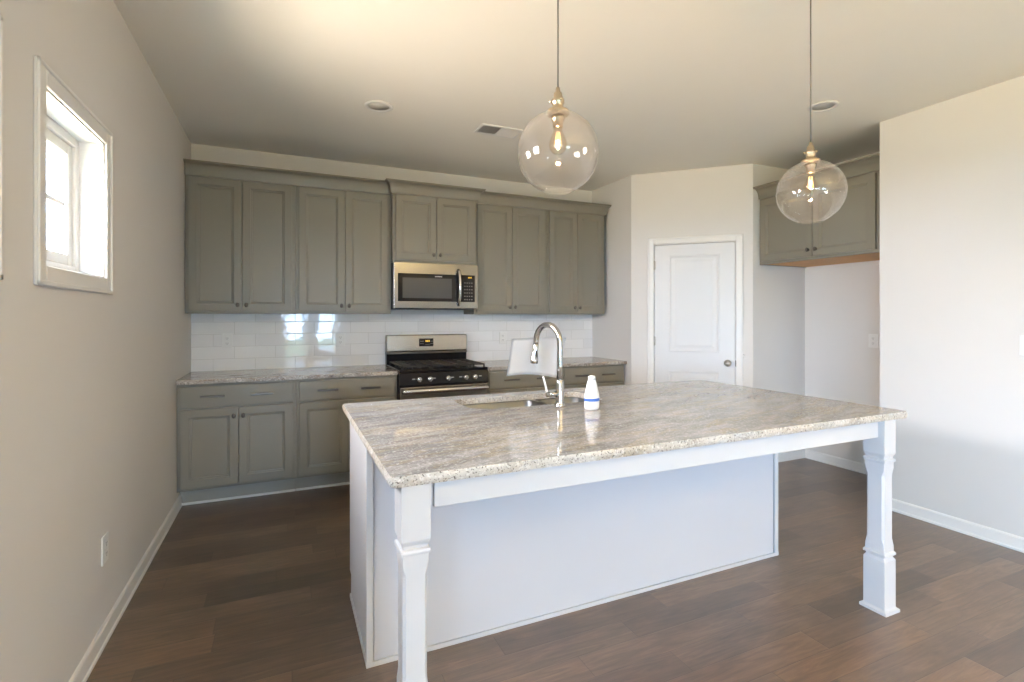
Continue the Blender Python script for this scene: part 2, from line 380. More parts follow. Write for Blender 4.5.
obj('door_jamb', b, 'trim', d)
b = B(); lathe(b, [(0, -.062), (.018, -.060), (.027, -.048), (.026, -.036), (.012, -.028), (.011, -.012), (.032, -.008), (.033, 0), (0, 0)], (D1-.062, sl_y, .925), 20, 'Y')
obj('door_knob', b, 'nickel', d)
obj('strike_plate', box(D1+.0005, D1+.0075, -.0145, .004, .897, .953, .001), 'dnickel', d)
for hz in (.25, 1.12, 1.85):
    b = B(); lathe(b, [(0, -.045), (.0065, -.045), (.0065, .045), (0, .045)], (D0-.003, sl_y-.008, hz), 10); bx(b, D0-.006, D0+.012, sl_y-.002, sl_y+.004, hz-.04, hz+.04)
    obj('hinge', b, 'nickel', d)
b = B(); lathe(b, [(0, -.02), (.011, -.018), (.013, -.006), (.011, 0), (0, 0)], (1.008, 0, 1.0), 12, 'Y')
tag(obj('door_stop', b, 'plastic'), 'small white round stop on the wall right of the pantry door', 'door stop')
bpy.data.objects['door_stop'].location = (XW, YS, 0); bpy.data.objects['door_stop'].rotation_euler = (0, 0, dang)

# baseboards and shoe moulding
BP = [(0, 0), (.015, 0), (.015, .012), (.010, .018), (.010, .072), (.006, .080), (.0, .084)]
def baseboard(name, path):
    b = B(); sweep(b, BP, path); return struct(name, b, 'trim')
baseboard('baseboard_left', [(0, -.47), (0, YREAR)][::-1])
baseboard('baseboard_right', [(XRR+T-.01, YN), (XRR, YN), (XRR, YREAR)])
baseboard('baseboard_niche', [(XD, YD), (XR, YD), (XR, YN)])
u = Vector((XD-XW, YD-YS)).normalized()
baseboard('baseboard_pantry', [tuple(Vector((XW, YS))+u*(D1+.008+cw)), (XD, YD)])
baseboard('baseboard_side', [(XW, -.62), (XW, YS), tuple(Vector((XW, YS))+u*(D0-.008-cw))])
baseboard('baseboard_rear', [(XRR, YREAR), (0, YREAR)])

# windows
def window(n, kind, a, b_, z0, z1, label):
    """kind 'L' on the left wall (u=y), 'R' on the rear wall (u=x); local frame: x along wall, y into the room negative"""
    r = bpy.data.objects.new('window_%d' % n, None); C.objects.link(r); r['kind'] = 'structure'; r['label'] = label
    W = b_-a
    if kind == 'L': r.location = (0, a, 0); r.rotation_euler = (0, 0, PI/2)      # local +x -> world +y, local -y -> world +x
    else: r.location = (b_, YREAR, 0); r.rotation_euler = (0, 0, PI)
    t = B(); c = .065
    for x0, x1, q0, q1 in ((-c, 0, z0-c, z1+c), (W, W+c, z0-c, z1+c), (0, W, z0-c, z0), (0, W, z1, z1+c)): bx(t, x0, x1, -.011, 0, q0, q1, .003)
    for x0, x1, q0, q1 in ((-c, -c+.016, z0-c, z1+c), (W+c-.016, W+c, z0-c, z1+c), (-c, W+c, z0-c, z0-c+.016), (-c, W+c, z1+c-.016, z1+c)): bx(t, x0, x1, -.016, -.008, q0, q1, .003)
    obj('window_casing', t, 'trim', r)
    t = B(); j = .006
    bx(t, 0, j, 0, .08, z0, z1); bx(t, W-j, W, 0, .08, z0, z1); bx(t, j, W-j, 0, .08, z0, z0+j); bx(t, j, W-j, 0, .08, z1-j, z1)
    obj('window_jamb', t, 'trim', r)
    t = B(); f = .04
    for x0, x1, q0, q1 in ((0, f, z0, z1), (W-f, W, z0, z1), (f, W-f, z0, z0+f), (f, W-f, z1-f, z1)): bx(t, x0, x1, .08, .145, q0, q1, .003)
    fr = obj('window_frame', t, 'trim', r)
    t = B(); s = .045
    for x0, x1, q0, q1 in ((f, f+s, z0+f, z1-f), (W-f-s, W-f, z0+f, z1-f), (f+s, W-f-s, z0+f, z0+f+s), (f+s, W-f-s, z1-f-s, z1-f)): bx(t, x0, x1, .092, .13, q0, q1, .004)
    zm = (z0+z1)/2; xm = W/2
    bx(t, f+s, W-f-s, .104, .122, zm-.009, zm+.009); 
    if W < .8: bx(t, xm-.009, xm+.009, .104, .122, z0+f+s, z1-f-s)
    obj('sash', t, 'trim', r)
    obj('pane', box(f+s, W-f-s, .111, .115, z0+f+s, z1-f-s), 'pane', r)
for i, (a, c_, z0, z1) in enumerate(LEFT): window(i+1, 'L', a, c_, z0, z1, ('small high window over the left wall', 'small high window at the left edge of the view', 'tall side window behind the camera', 'tall side window behind the camera', 'tall side window behind the camera')[i])
for i, (a, c_, z0, z1) in enumerate(REAR): window(i+6, 'R', a, c_, z0, z1, 'tall window in the rear wall')

# ------------------------------------------------------------------ cabinet parts (local frame: x 0..w, back y=0, front faces -y)
DOORPROF = [(0, .0015), (.0015, 0), (.054, 0), (.0565, .0045), (.066, .0055), (.069, .011)]
DRAWPROF = [(0, .0015), (.0015, 0)]
def door(par, x0, x1, z0, z1, y, knob, mat='cab'):
    b = B(); rings_rect(b, x0, x1, z0, z1, y-.02, DOORPROF, .0195); d = obj('door', b, mat, par)
    if knob:
        kx, kz = knob; b = B()
        lathe(b, [(0, -.027), (.009, -.026), (.0135, -.021), (.013, -.016), (.006, -.011), (.0055, -.004), (.009, 0), (0, 0)], (kx, y-.02, kz), 16, 'Y')
        for v in b.verts: v.co.z = kz+(v.co.z-kz)*1.35
        obj('knob', b, 'dnickel', d)
    return d
def drawer(par, x0, x1, z0, z1, y, pulls, L=.15, mat='cab'):
    b = B(); rings_rect(b, x0, x1, z0, z1, y-.02, DRAWPROF, .0195); d = obj('drawer', b, mat, par)
    zc = (z0+z1)/2
    for px in pulls:
        b = B(); bx(b, px-L/2, px+L/2, y-.054, y-.043, zc-.0075, zc+.0075, .003)
        for s in (-1, 1): bx(b, px+s*(L/2-.02)-.005, px+s*(L/2-.02)+.005, y-.045, y-.0205, zc-.005, zc+.005, .001)
        obj('pull', b, 'dnickel', d)
def carcass(par, w, depth, z0, z1, face=.02, mat='cab', under=None, rails=()):
    """box with a face frame; front at y=-depth"""
    b = B(); t = .016
    bx(b, 0, t, -depth+face, 0, z0, z1); bx(b, w-t, w, -depth+face, 0, z0, z1)
    bx(b, t, w-t, -depth+face, 0, z0+.012, z0+.03); bx(b, t, w-t, -depth+face, 0, z1-t, z1); bx(b, t, w-t, -t, 0, z0+.03, z1-t)
    obj('case', b, mat, par)
    b = B(); s = .038
    bx(b, 0, s, -depth, -depth+face, z0, z1, .001); bx(b, w-s, w, -depth, -depth+face, z0, z1, .001)
    bx(b, s, w-s, -depth, -depth+face, z0, z0+s, .001); bx(b, s, w-s, -depth, -depth+face, z1-s, z1, .001)
    for r in rails: bx(b, s, w-s, -depth, -depth+face, r-.02, r+.02)
    obj('face_frame', b, mat, par)
    if under: obj('underside', box(t, w-t, -depth+face, 0, z0-.002+.006, z0+.012), under, par)
UB, UT = 1.378, 2.435
def upper(x0, x1, label, z0=UB, z1=UT, depth=.305, knobz=.045, rev=.025):
    r = thing('wall_cabinet', label, 'cabinet', (x0, -.001, 0)); w = x1-x0-.001
    carcass(r, w, depth, z0, z1, under='cab')
    m = w/2; g = .002
    zb, zt = z0+.022, z1-.03
    door(r, rev, m-g, zb, zt, -depth, (m-g-.028, zb+knobz)); door(r, m+g, w-rev, zb, zt, -depth, (m+g+.028, zb+knobz))
    return r
upper(.004, .762, 'tall grey two-door wall cabinet in the corner against the left wall')
upper(.762, 1.524, 'tall grey two-door wall cabinet just left of the microwave')
mc = upper(1.524, 2.288, 'short grey two-door wall cabinet directly above the microwave', z0=1.825, depth=.38, knobz=.05)
upper(2.288, 3.050, 'tall grey two-door wall cabinet just right of the microwave')
upper(3.050, 3.735, 'tall grey two-door wall cabinet at the right end beside the pantry wall')
# crown mouldings
def crownprof(z, h=.105, out=.064):
    P = [(0, z), (.012, z), (.016, z+.014)]
    for i in range(1, 8):
        a = i/7*PI/2; P.append((.018+(out-.026)*(1-math.cos(a)), z+.016+(h-.032)*math.sin(a)))
    P += [(out-.004, z+h-.014), (out, z+h-.010), (out, z+h), (0, z+h)]
    return P
def crown(path, label, z=UT-.023, par=None, out=.064):
    b = B(); sweep(b, crownprof(z, out=out), path)
    o = obj('crown_moulding', b, 'cab', par)
    if par is None: tag(o, label, 'crown moulding')
    return o
g1 = .0015
crown([(1.5235, -.306-g1), (.0045, -.306-g1)][::-1], 'grey crown moulding over the two wall cabinets left of the microwave')
crown([(2.2885, -.306-g1), (3.735+g1, -.306-g1), (3.735+g1, -.002)], 'grey crown moulding over the two wall cabinets right of the microwave')
k = crown([(0-g1, -.30), (-g1, -.38-g1), (.763+g1, -.38-g1), (.763+g1, -.30)], '', par=mc)
# base cabinets
def base(x0, x1, label, pulls, two=True, rev=.022):
    r = thing('base_cabinet', label, 'cabinet', (x0, -.001, 0)); w = x1-x0-.001
    carcass(r, w, .608, .135, .882, rails=(.712,))
    obj('toe_kick', box(0, w, -.475, -.46, 0, .1345), 'kick', r)
    b = B(); bx(b, 0, w, -.488, -.4755, 0, .018, .004); obj('shoe_moulding', b, 'trim', r)
    drawer(r, rev, w-rev, .722, .866, -.608, pulls)
    m = w/2; g = .002
    door(r, rev, m-g, .158, .704, -.608, (m-g-.028, .645)); door(r, m+g, w-rev, .158, .704, -.608, (m+g+.028, .645))
base(.002, .762, 'grey base cabinet in the corner against the left wall', (.219, .533))
base(.762, 1.518, 'grey base cabinet just left of the gas range, half behind the island', (.224, .541))
base(2.296, 3.050, 'grey base cabinet just right of the gas range', (.228, .548))
base(3.050, 3.762, 'grey base cabinet at the right end, beside the pantry wall', (.20, .50))
def countertop(x0, x1, label):
    r = thing('countertop', label, 'countertop', (0, 0, 0))
    obj('slab', box(x0, x1, -.635, -.0115, .8835, .9135), 'gran2', r)
    obj('front_edge', box(x0, x1, -.639, -.6351, .8835, .9130, .0015), 'edge2', r)
countertop(.002, 1.519, 'speckled grey granite countertop left of the range')
countertop(2.295, XW-.002, 'speckled grey granite countertop right of the range')
tag(obj('tile_backsplash', box(.001, XW-.001, -.0105, -.0006, .900, 1.3765), 'tile'), 'glossy white subway tile backsplash under the wall cabinets', 'backsplash')

# fridge niche cabinet
fw_, fd = 1.035, XR-4.635
fc = thing('wall_cabinet', 'grey two-door cabinet above the empty refrigerator niche, raw wood underneath', 'cabinet', (XR-.001, YD-.002, 0), -PI/2)
carcass(fc, fw_, fd, 1.826, UT, under='wood')
m = .522; zb, zt = 1.85, UT-.03
door(fc, .02, m-.003, zb, zt, -fd, (m-.035, zb+.055)); door(fc, m+.003, fw_-.022, zb, zt, -fd, (m+.034, zb+.055))
crown([(0.0, -fd-g1), (fw_+.038, -fd-g1)], '', z=UT-.013, par=fc, out=.085)
obj('filler_strip', box(fw_+.0005, fw_+.036, -fd, -fd+.02, 1.826, UT), 'cab', fc)

# ------------------------------------------------------------------ microwave
r = thing('microwave_oven', 'stainless over-the-range microwave with black glass door and curved handle', 'microwave', (1.526, -.002, 0)); W = .76
obj('body', box(0, W, -.385, 0, 1.425, 1.822, .003), 'mblack', r)
b = box(0, W, -.42, -.3855, 1.425, 1.8225, .004, 2); face = obj('front_panel', b, 'steel', r)
dr = obj('door_glass', box(.036, .598, -.4235, -.4203, 1.487, 1.727, .0012), 'black', r)
obj('window', box(.074, .510, -.4245, -.4238, 1.515, 1.69), 'mwwin', dr)
b = B()
for i in range(9): bx(b, .357+i*.0075, .357+i*.0075+.005, -.4243, -.4238, 1.702, 1.710)
obj('brand_mark', b, 'ink', dr)
cp = obj('control_panel', box(.5995, .728, -.4235, -.4203, 1.487, 1.727, .0012), 'black', r)
b = B()
for i in range(6):
    for j in range(4): bx(b, .628+j*.022, .628+j*.022+.010, -.4243, -.4238, 1.503+i*.030, 1.503+i*.030+.009)
bx(b, .624, .706, -.4238, -.4236, 1.500, 1.665, mi=1); obj('keypad', b, ['dim', 'black'], cp)
b = B()
for i in range(3): bx(b, .665+i*.012, .673+i*.012, -.4243, -.4238, 1.700, 1.711)
obj('display', b, 'amber', cp)
b = B(); pts = []
for i in range(13):
    t = i/12; pts.append((.572, -.427-.05*math.sin(PI*t)**.7, 1.452+.325*t))
tube(b, pts, [.009]+[.0125]*11+[.009], 12); obj('handle', b, 'lsteel', r)
obj('underside_vent', box(.02, W-.02, -.38, -.02, 1.419, 1.4248), 'mblack', r)

# ------------------------------------------------------------------ gas range
RX0, RX1 = 1.5265, 2.2885; RW = RX1-RX0
r = thing('gas_range', 'freestanding stainless gas range with black cooktop and five knobs', 'stove', (RX0, -.012, 0))
obj('body', box(0.001, RW-.001, -.625, -.02, .02, .895, .003), 'mblack', r)
for x in (.04, RW-.04):
    for y in (-.58, -.08): b = B(); lathe(b, [(0, 0), (.016, 0), (.016, .02), (0, .02)], (x, y, 0), 12); obj('foot', b, 'mblack', r)
ck = obj('cooktop', box(0, RW, -.655, -.075, .895, .920, .008, 3), 'black', r)
for bxx, by, br in ((.19, -.20, .042), (.19, -.49, .05), (.57, -.20, .042), (.57, -.49, .055), (.38, -.345, .045)):
    b = B(); lathe(b, [(0, .9195), (br, .9195), (br, .928), (br*.82, .931), (br*.8, .934), (br*.5, .936), (0, .936)], (bxx, by, 0), 20); obj('burner', b, 'mblack', ck)
for gx0, gx1 in ((.02, .262), (.270, .492), (.500, RW-.02)):
    b = B(); z0, z1, t = .938, .950, .012; y0, y1 = -.63, -.10
    for x in (gx0, gx1-t): bx(b, x, x+t, y0, y1, z0, z1, .003)
    for y in (y0, (y0+y1)/2-t/2, y1-t): bx(b, gx0, gx1, y, y+t, z0, z1, .003)
    xm = (gx0+gx1)/2; bx(b, xm-t/2, xm+t/2, y0, y1, z0, z1, .003)
    for yc in ((y0*.75+y1*.25), (y0*.25+y1*.75)): bx(b, gx0, gx1, yc-t/2, yc+t/2, z0, z1, .003)
    for x in (gx0, gx1-t):
        for y in (y0, y1-t, (y0+y1)/2): bx(b, x, x+t, y, y+t, .9195, z0+.002, .002)
    # raised finger tips
    for yc in ((y0*.75+y1*.25), (y0*.25+y1*.75)):
        for x in (gx0+.03, gx1-.042): bx(b, x, x+.012, yc-.006, yc+.006, z1-.001, z1+.008, .003)
    obj('grate', b, 'iron', ck)
b = B(); v = [(-.625, .785), (-.662, .785), (-.668, .80), (-.655, .8945), (-.625, .8945)]
l = [b.verts.new((0, y, z)) for y, z in v]; rr_ = [b.verts.new((RW, y, z)) for y, z in v]; fs = [b.faces.new(l), b.faces.new(rr_)]
for i in range(5): fs.append(b.faces.new((l[i], l[(i+1) % 5], rr_[(i+1) % 5], rr_[i])))
bmesh.ops.recalc_face_normals(b, faces=fs)
pn = obj('control_panel', b, 'black', r)
for i, kx in enumerate((.155, .245, .40, .555, .635)):
    b = B(); lathe(b, [(0, -.030), (.018, -.030), (.022, -.024), (.024, -.004), (.026, 0), (0, 0)], (kx, -.664, .842), 20, 'Y')
    bx(b, kx-.004, kx+.004, -.709, -.690, .824, .860, .002); obj('knob', b, 'lsteel', pn)
for kx in (.112, .283, .440, .512, .688): obj('knob_marking', box(kx-.012, kx+.012, -.6655, -.6645+.002, .842, .849), 'ink', pn)
od = obj('oven_door', box(.004, RW-.004, -.662, -.6265, .19, .78, .005, 2), 'steel3', r)
obj('oven_window', box(.13, RW-.13, -.6645, -.6615, .33, .62, .002), 'black', od)
b = B(); tube(b, [(.015, -.700, .752), (.03, -.712, .752), (.38, -.716, .752), (RW-.03, -.712, .752), (RW-.015, -.700, .752)], .018, 14)
for x in (.06, RW-.06): bx(b, x-.012, x+.012, -.706, -.661, .744, .760, .003)
obj('handle', b, 'lsteel', od)
obj('storage_drawer', box(.004, RW-.004, -.660, -.6265, .04, .183, .005, 2), 'steel3', r)
bgd = obj('backguard', box(0, RW, -.075, -.002, .895, 1.022, .003), 'black', r)
obj('backguard_top', box(-.002, RW+.002, -.088, -.002, 1.030, 1.186, .010, 3), 'steel3', r)
obj('backguard_lip', box(0, RW, -.098, -.002, 1.012, 1.0305, .004), 'dnickel', r)
cd = obj('clock_panel', box(.295, .430, -.0915, -.0875, 1.078, 1.150, .001), 'black', r)
b = B()
for x0, x1 in ((.355, .364), (.369, .378), (.384, .393)): bx(b, x0, x1, -.0925, -.0918, 1.119, 1.134)
obj('clock_digits', b, 'amber', cd)
b = B()
for i in range(2):
    for j in range(3):
        bx(b, .304+j*.0125, .312+j*.0125, -.0925, -.0918, 1.100+i*.022, 1.105+i*.022); bx(b, .402-.0+j*.009, .408+j*.009, -.0925, -.0918, 1.100+i*.022, 1.105+i*.022)
for j in range(6): bx(b, .352+j*.008, .357+j*.008, -.0925, -.0918, 1.092, 1.097)
obj('clock_button', b, 'dim', cd)

# ------------------------------------------------------------------ island
IX0, IX1, IY0, IY1 = .952, 3.336, -3.384, -2.082
BX0, BX1, BYF, BYB = .978, 3.234, -2.766, -2.165
r = thing('kitchen_island', 'light grey kitchen island base with plain panels and two square posts', 'kitchen island', (0, 0, 0))
b = B()
bx(b, BX0, BX0+.018, BYF, -2.215, 0, .8815); bx(b, BX0, BX0+.018, -2.215, BYB, .105, .8815); obj('end_panel', b, 'isl', r)
b = B()
bx(b, BX1-.018, BX1, BYF, -2.215, 0, .8815); bx(b, BX1-.018, BX1, -2.215, BYB, .105, .8815); obj('end_panel', b, 'isl', r)
obj('back_panel', box(BX0+.0245, BX1-.0245, BYF+.004, BYF+.022, 0, .8815), 'isl', r)
obj('toe_kick', box(BX0+.0185, BX1-.0185, -2.235, -2.215, 0, .1045), 'isl', r)
b = B(); xs = [BX0+.0185, 1.42, 2.32, BX1-.0185]
bx(b, xs[0], xs[-1], BYB-.020, BYB, .106, .145); bx(b, xs[0], xs[-1], BYB-.020, BYB, .84, .8815)
for x in xs: bx(b, max(x-.02, xs[0]), min(x+.02, xs[-1]), BYB-.0195, BYB-.0005, .145, .84)
obj('face_frame', b, 'isl', r)
for x0, x1 in ((1.0, 1.41), (1.43, 1.867), (1.873, 2.31), (2.33, 2.762), (2.768, 3.2)):
    # doors face the range side (+y)
    t = B(); rings_rect(t, -x1, -x0, .12, .865, -.0005-.02, DOORPROF, .0195); t.transform(Matrix.Translation((0, BYB, 0)) @ Matrix.Rotation(PI, 4, 'Z'))
    dd = obj('door', t, 'isl', r)
    t = B(); lathe(t, [(0, .0475), (.009, .0465), (.0135, .0415), (.013, .0365), (.006, .0315), (.0055, .0245), (.009, .0205), (0, .0205)], (x1-.03 if x0 < 1.5 or x0 == 2.33 else x0+.03, BYB, .80), 16, 'Y'); obj('knob', t, 'nickel', dd)
for xa, xb in ((BX0-.006, BX0+.021), (BX1-.021, BX1+.006)):
    b = B(); bx(b, xa, xb, BYF-.006, BYF+.0038, .0, .8815, .0012)
    if xa < 2: bx(b, BX0-.006, BX0-.0003, BYF+.0039, BYF+.026, 0, .8815)
    else: bx(b, BX1+.0003, BX1+.006, BYF+.0039, BYF+.026, 0, .8815)
    obj('corner_trim', b, 'leg', r)
b = B(); SP = [(0, 0), (.014, 0), (.014, .006), (.010, .015), (.003, .019), (0, .019)]
sweep(b, SP, [(BX0-.0065, -2.22), (BX0-.0065, BYF-.0065), (BX1+.0065, BYF-.0065), (BX1+.0065, -2.22)][::-1])
sm = obj('shoe_moulding', b, 'leg', r)
bmx = sm.data
APZ0, APZ1 = .801, .8815
obj('apron', box(1.082, 3.163, -3.352, -3.332, APZ0, APZ1, .001), 'leg', r)
b = B(); bx(b, BX0+.03, BX0+.05, -3.286, BYF-.007, APZ1-.02, APZ1); obj('side_cleat', b, 'leg', r)
b = B(); bx(b, 3.195, 3.212, -3.286, BYF-.007, APZ0, APZ1); obj('side_apron', b, 'leg', r)
def post(cx, cy):
    b = B(); a = .0435
    secs = [(0.0, .055, .0), (.012, .055, .0), (.018, .046, 0), (.022, a, 0), (.236, a, 0), (.240, .042, 0), (.250, .036, 0), (.256, .036, 0), (.259, .044, 0), (.268, .045, 0), (.272, .043, 0), (.276, .0385, 0), (.300, .0385, .0), (.318, .037, .004), (.335, .0365, .009), (.625, .0365, .009), (.642, .037, .004), (.660, .0385, .0), (.684, .0385, 0), (.687, .0435, 0), (.694, .0445, 0), (.700, .043, 0), (.703, .037, 0), (.711, .037, 0), (.722, .042, 0), (.727, a, 0), (.8815, a, 0)]
    rings = []
    for z, h, c in secs:
        c = max(c, .0012); q = [(h-c, -h), (h, -h+c), (h, h-c), (h-c, h), (-h+c, h), (-h, h-c), (-h, -h+c), (-h+c, -h)]
        rings.append([b.verts.new((cx+x*.96, cy+y*1.09, z)) for x, y in q])
    fs = [b.faces.new(rings[0]), b.faces.new(rings[-1])]
    for p, q in zip(rings, rings[1:]):
        for k in range(8): fs.append(b.faces.new((p[k], p[(k+1) % 8], q[(k+1) % 8], q[k])))
    bmesh.ops.recalc_face_normals(b, faces=fs)
    obj('leg', b, 'leg', r)
LX, RX_, LY = 1.022, 3.204, -3.333
post(LX, LY); post(RX_, LY)

# granite top with a sink opening
SX0, SX1, SY0, SY1 = 1.49, 2.25, -2.535, -2.19
def rrect(x0, x1, y0, y1, rad, n=8):
    P = []
    rs = rad if isinstance(rad, (list, tuple)) else [rad]*4   # order: (x1,y0) (x1,y1) (x0,y1) (x0,y0)
    for (cx, cy, a0, rr) in ((x1-rs[0], y0+rs[0], -PI/2, rs[0]), (x1-rs[1], y1-rs[1], 0, rs[1]), (x0+rs[2], y1-rs[2], PI/2, rs[2]), (x0+rs[3], y0+rs[3], PI, rs[3])):
        for i in range(n+1): a = a0+i/n*PI/2; P.append((cx+rr*math.cos(a), cy+rr*math.sin(a)))
    return P
outer = rrect(IX0, IX1, IY0, IY1, [.02, .05, .02, .02]); 
def scaled(poly, d):
    n = len(poly); cx = sum(p[0] for p in poly)/n; cy = sum(p[1] for p in poly)/n
    return poly
b = B()
inner = rrect(SX0, SX1, SY0, SY1, [.09, .06, .06, .13])
ZT, ZB = .9135, .8825
def loop(poly, z): return [b.verts.new((x, y, z)) for x, y in poly]
# top/bottom faces by bridging outer ring to inner ring through triangulated fill
ot, it = loop(outer, ZT), loop(inner, ZT)
ob, ib = loop(outer, ZB), loop(inner, ZB)
def edges(l): return [b.edges.new((l[i], l[(i+1) % len(l)])) for i in range(len(l))]
def fill(a, c, up):
    e = edges(a)+edges(c); g = bmesh.ops.triangle_fill(b, use_beauty=True, use_dissolve=False, edges=e, normal=(0, 0, 1 if up else -1))
    for f in g['geom']:
        if isinstance(f, bmesh.types.BMFace):
            if (f.normal.z > 0) != up: f.normal_flip()
fill(ot, it, True); fill(ob, ib, False)
ir = thing('island_countertop', 'pale veined granite slab topping the island, cut out for the sink', 'countertop', (0, 0, 0))
slab_o = obj('slab', b, 'gran', ir)
b = B(); fs = []
def wall_loop(poly, out):
    # uneven chiselled edge: three rings with a tiny random in/out
    zs = [(ZT, 0), (ZT-.004, .0015), (ZT-.012, .003), (ZT-.022, .003), (ZB, 0)]
    P = []
    for i in range(len(poly)):
        p, q = Vector(poly[i]), Vector(poly[(i+1) % len(poly)]); n = max(1, int((q-p).length/(.02)))
        for k in range(n): P.append(p.lerp(q, k/n))
    L_ = len(P); rings = []
    for z, o in zs:
        ring = []
        for i, p in enumerate(P):
            t = (P[(i+1) % L_]-P[i-1]).normalized(); nrm = Vector((t.y, -t.x))*(1 if out else -1)
            j = (random.uniform(-.0012, .0012) if 0 < o and out else 0)
            ring.append(b.verts.new((p.x+nrm.x*(o*(1 if out else 0)+j), p.y+nrm.y*(o*(1 if out else 0)+j), z)))
        rings.append(ring)
    for a, c in zip(rings, rings[1:]):
        for i in range(L_):
            f = b.faces.new((a[i], a[(i+1) % L_], c[(i+1) % L_], c[i])); f.smooth = out; fs.append(f)
wall_loop(outer, True); obj('slab_edge', b, 'edge', ir)
b = B(); fs = []; wall_loop(inner, False); obj('sink_cutout_edge', b, 'edge', ir)
# sink: big bowl and small bowl under the cut-out
sk = thing('kitchen_sink', 'stainless undermount double-bowl sink set into the island top', 'sink', (0, 0, 0))
def bowl(x0, x1, y0, y1, rad, depth):
    b = B(); zs = [(.8815, .012), (.8815, 0), (.878, -.003), (.878-depth+.05, -.012), (.878-depth+.015, -.022), (.878-depth, -.045)]
    rings = []
    for z, g in zs:
        pl = rrect(x0-g, x1+g, y0-g, y1+g, [max(.01, q+g*.5) for q in rad]); rings.append([b.verts.new((x, y, z)) for x, y in pl])
    bt = [b.verts.new((v.co.x, v.co.y, v.co.z-.0015)) for v in rings[-1]]
    fs = []
    for a, c in zip(rings, rings[1:]):
        for i in range(len(a)): f = b.faces.new((a[i], a[(i+1) % len(a)], c[(i+1) % len(a)], c[i])); f.smooth = True; fs.append(f)
    fs.append(b.faces.new(rings[-1])); bmesh.ops.recalc_face_normals(b, faces=fs)
    o = obj('bowl', b, 'steel2', sk)
    b = B(); cx, cy = (x0+x1)/2, (y0+y1)/2; z = .878-depth
    lathe(b, [(0, z+.001), (.03, z+.001), (.034, z+.004), (.043, z+.003), (.045, z+.0005)], (cx, cy, 0), 20); obj('drain', b, 'lsteel', o)
bowl(SX0-.004, 1.955, SY0-.004, SY1+.004, [.05, .05, .06, .12], .21)
bowl(1.985, SX1+.004, SY0+.01, SY1+.004, [.08, .06, .05, .05], .17)
tag(obj('divider', box(1.9555, 1.9845, SY0-.004, SY1+.004, .79, .868, .006, 2), 'steel2', sk))

# faucet
FX, FY = 1.915, -2.605
fa = thing('faucet', 'tall chrome gooseneck pull-down faucet behind the island sink', 'faucet', (FX, FY, .9138))
b = B(); lathe(b, [(0, 0), (.027, 0), (.027, .006), (.023, .012), (.021, .02), (.020, .115), (.017, .125), (.0155, .13), (0, .13)], seg=24); obj('base', b, 'chrome', fa)
dirv = Vector((-.055, .150, 0)); rad = dirv.length/2; dn = dirv.normalized()
pts = [Vector((0, 0, .12)), Vector((0, 0, .2)), Vector((0, 0, .312))]
for i in range(1, 17):
    a = PI*i/16; pts.append(dn*(rad-rad*math.cos(a))+Vector((0, 0, .312+rad*1.1*math.sin(a))))
e = pts[-1]; pts.append(e+Vector((0, 0, -.012)))
b = B(); tube(b, pts, .0145, 16); obj('neck', b, 'chrome', fa)
b = B(); lathe(b, [(0, .0), (.013, 0), (.0155, -.01), (.0155, -.03), (.0165, -.06), (.020, -.085), (.0205, -.10), (.017, -.104), (0, -.104)], (0, 0, 0), 20); b.transform(Matrix.Translation(e+Vector((0, 0, -.008))) @ Matrix.Rotation(math.radians(7), 4, 'Y')); sh = obj('spray_head', b, 'chrome', fa)
p_ = e+Vector((0, 0, -.062)); sd = Vector((-.35, -.94, 0)).normalized()
obj('spray_button', box(p_.x+sd.x*.0165-.005, p_.x+sd.x*.0165+.005, p_.y+sd.y*.0165-.003, p_.y+sd.y*.0165+.003, p_.z-.018, p_.z+.018, .002), 'mblack', sh)
b = B(); tube(b, [(-.015, 0, .062), (-.055, .004, .062)], .0145, 16); hb = obj('handle_body', b, 'chrome', fa)
b = B(); tube(b, [(-.0555, .004, .062), (-.072, .0055, .062)], .013, 16); obj('handle_cap', b, 'dnickel', hb)
b = B(); tube(b, [(-.066, .005, .066), (-.074, .006, .10), (-.088, .008, .150)], [.0055, .005, .0045], 10); obj('lever', b, 'plastic', hb)

# paper sheet held against the back of the spray head
b = B(); nx, nz = 18, 12; g = {}
PXL, PXR = -.190, .125
for i in range(nx+1):
    for j in range(nz+1):
        s = i/nx; t = j/nz
        xl = -.212+.024*t; xr = .074+.056*t
        x = xl+(xr-xl)*s; z = (.138-.022*s**2+.006*math.sin(PI*s))*(1-t)+(.328+.004*math.sin(PI*s))*t
        y = .020*math.sin(PI*s)*(1-.4*t)+.010*(1-t)**2
        g[i, j] = b.verts.new((x, y, z))
fs = []
for i in range(nx):
    for j in range(nz): f = b.faces.new((g[i, j], g[i+1, j], g[i+1, j+1], g[i, j+1])); f.smooth = True; fs.append(f)
bmesh.ops.solidify(b, geom=fs, thickness=.0004)
pp = obj('paper_sheet', b, 'paper'); pp.location = (FX+.008, FY+.176, .9138)
tag(pp, 'blank white paper sheet hanging behind the chrome faucet neck', 'paper')
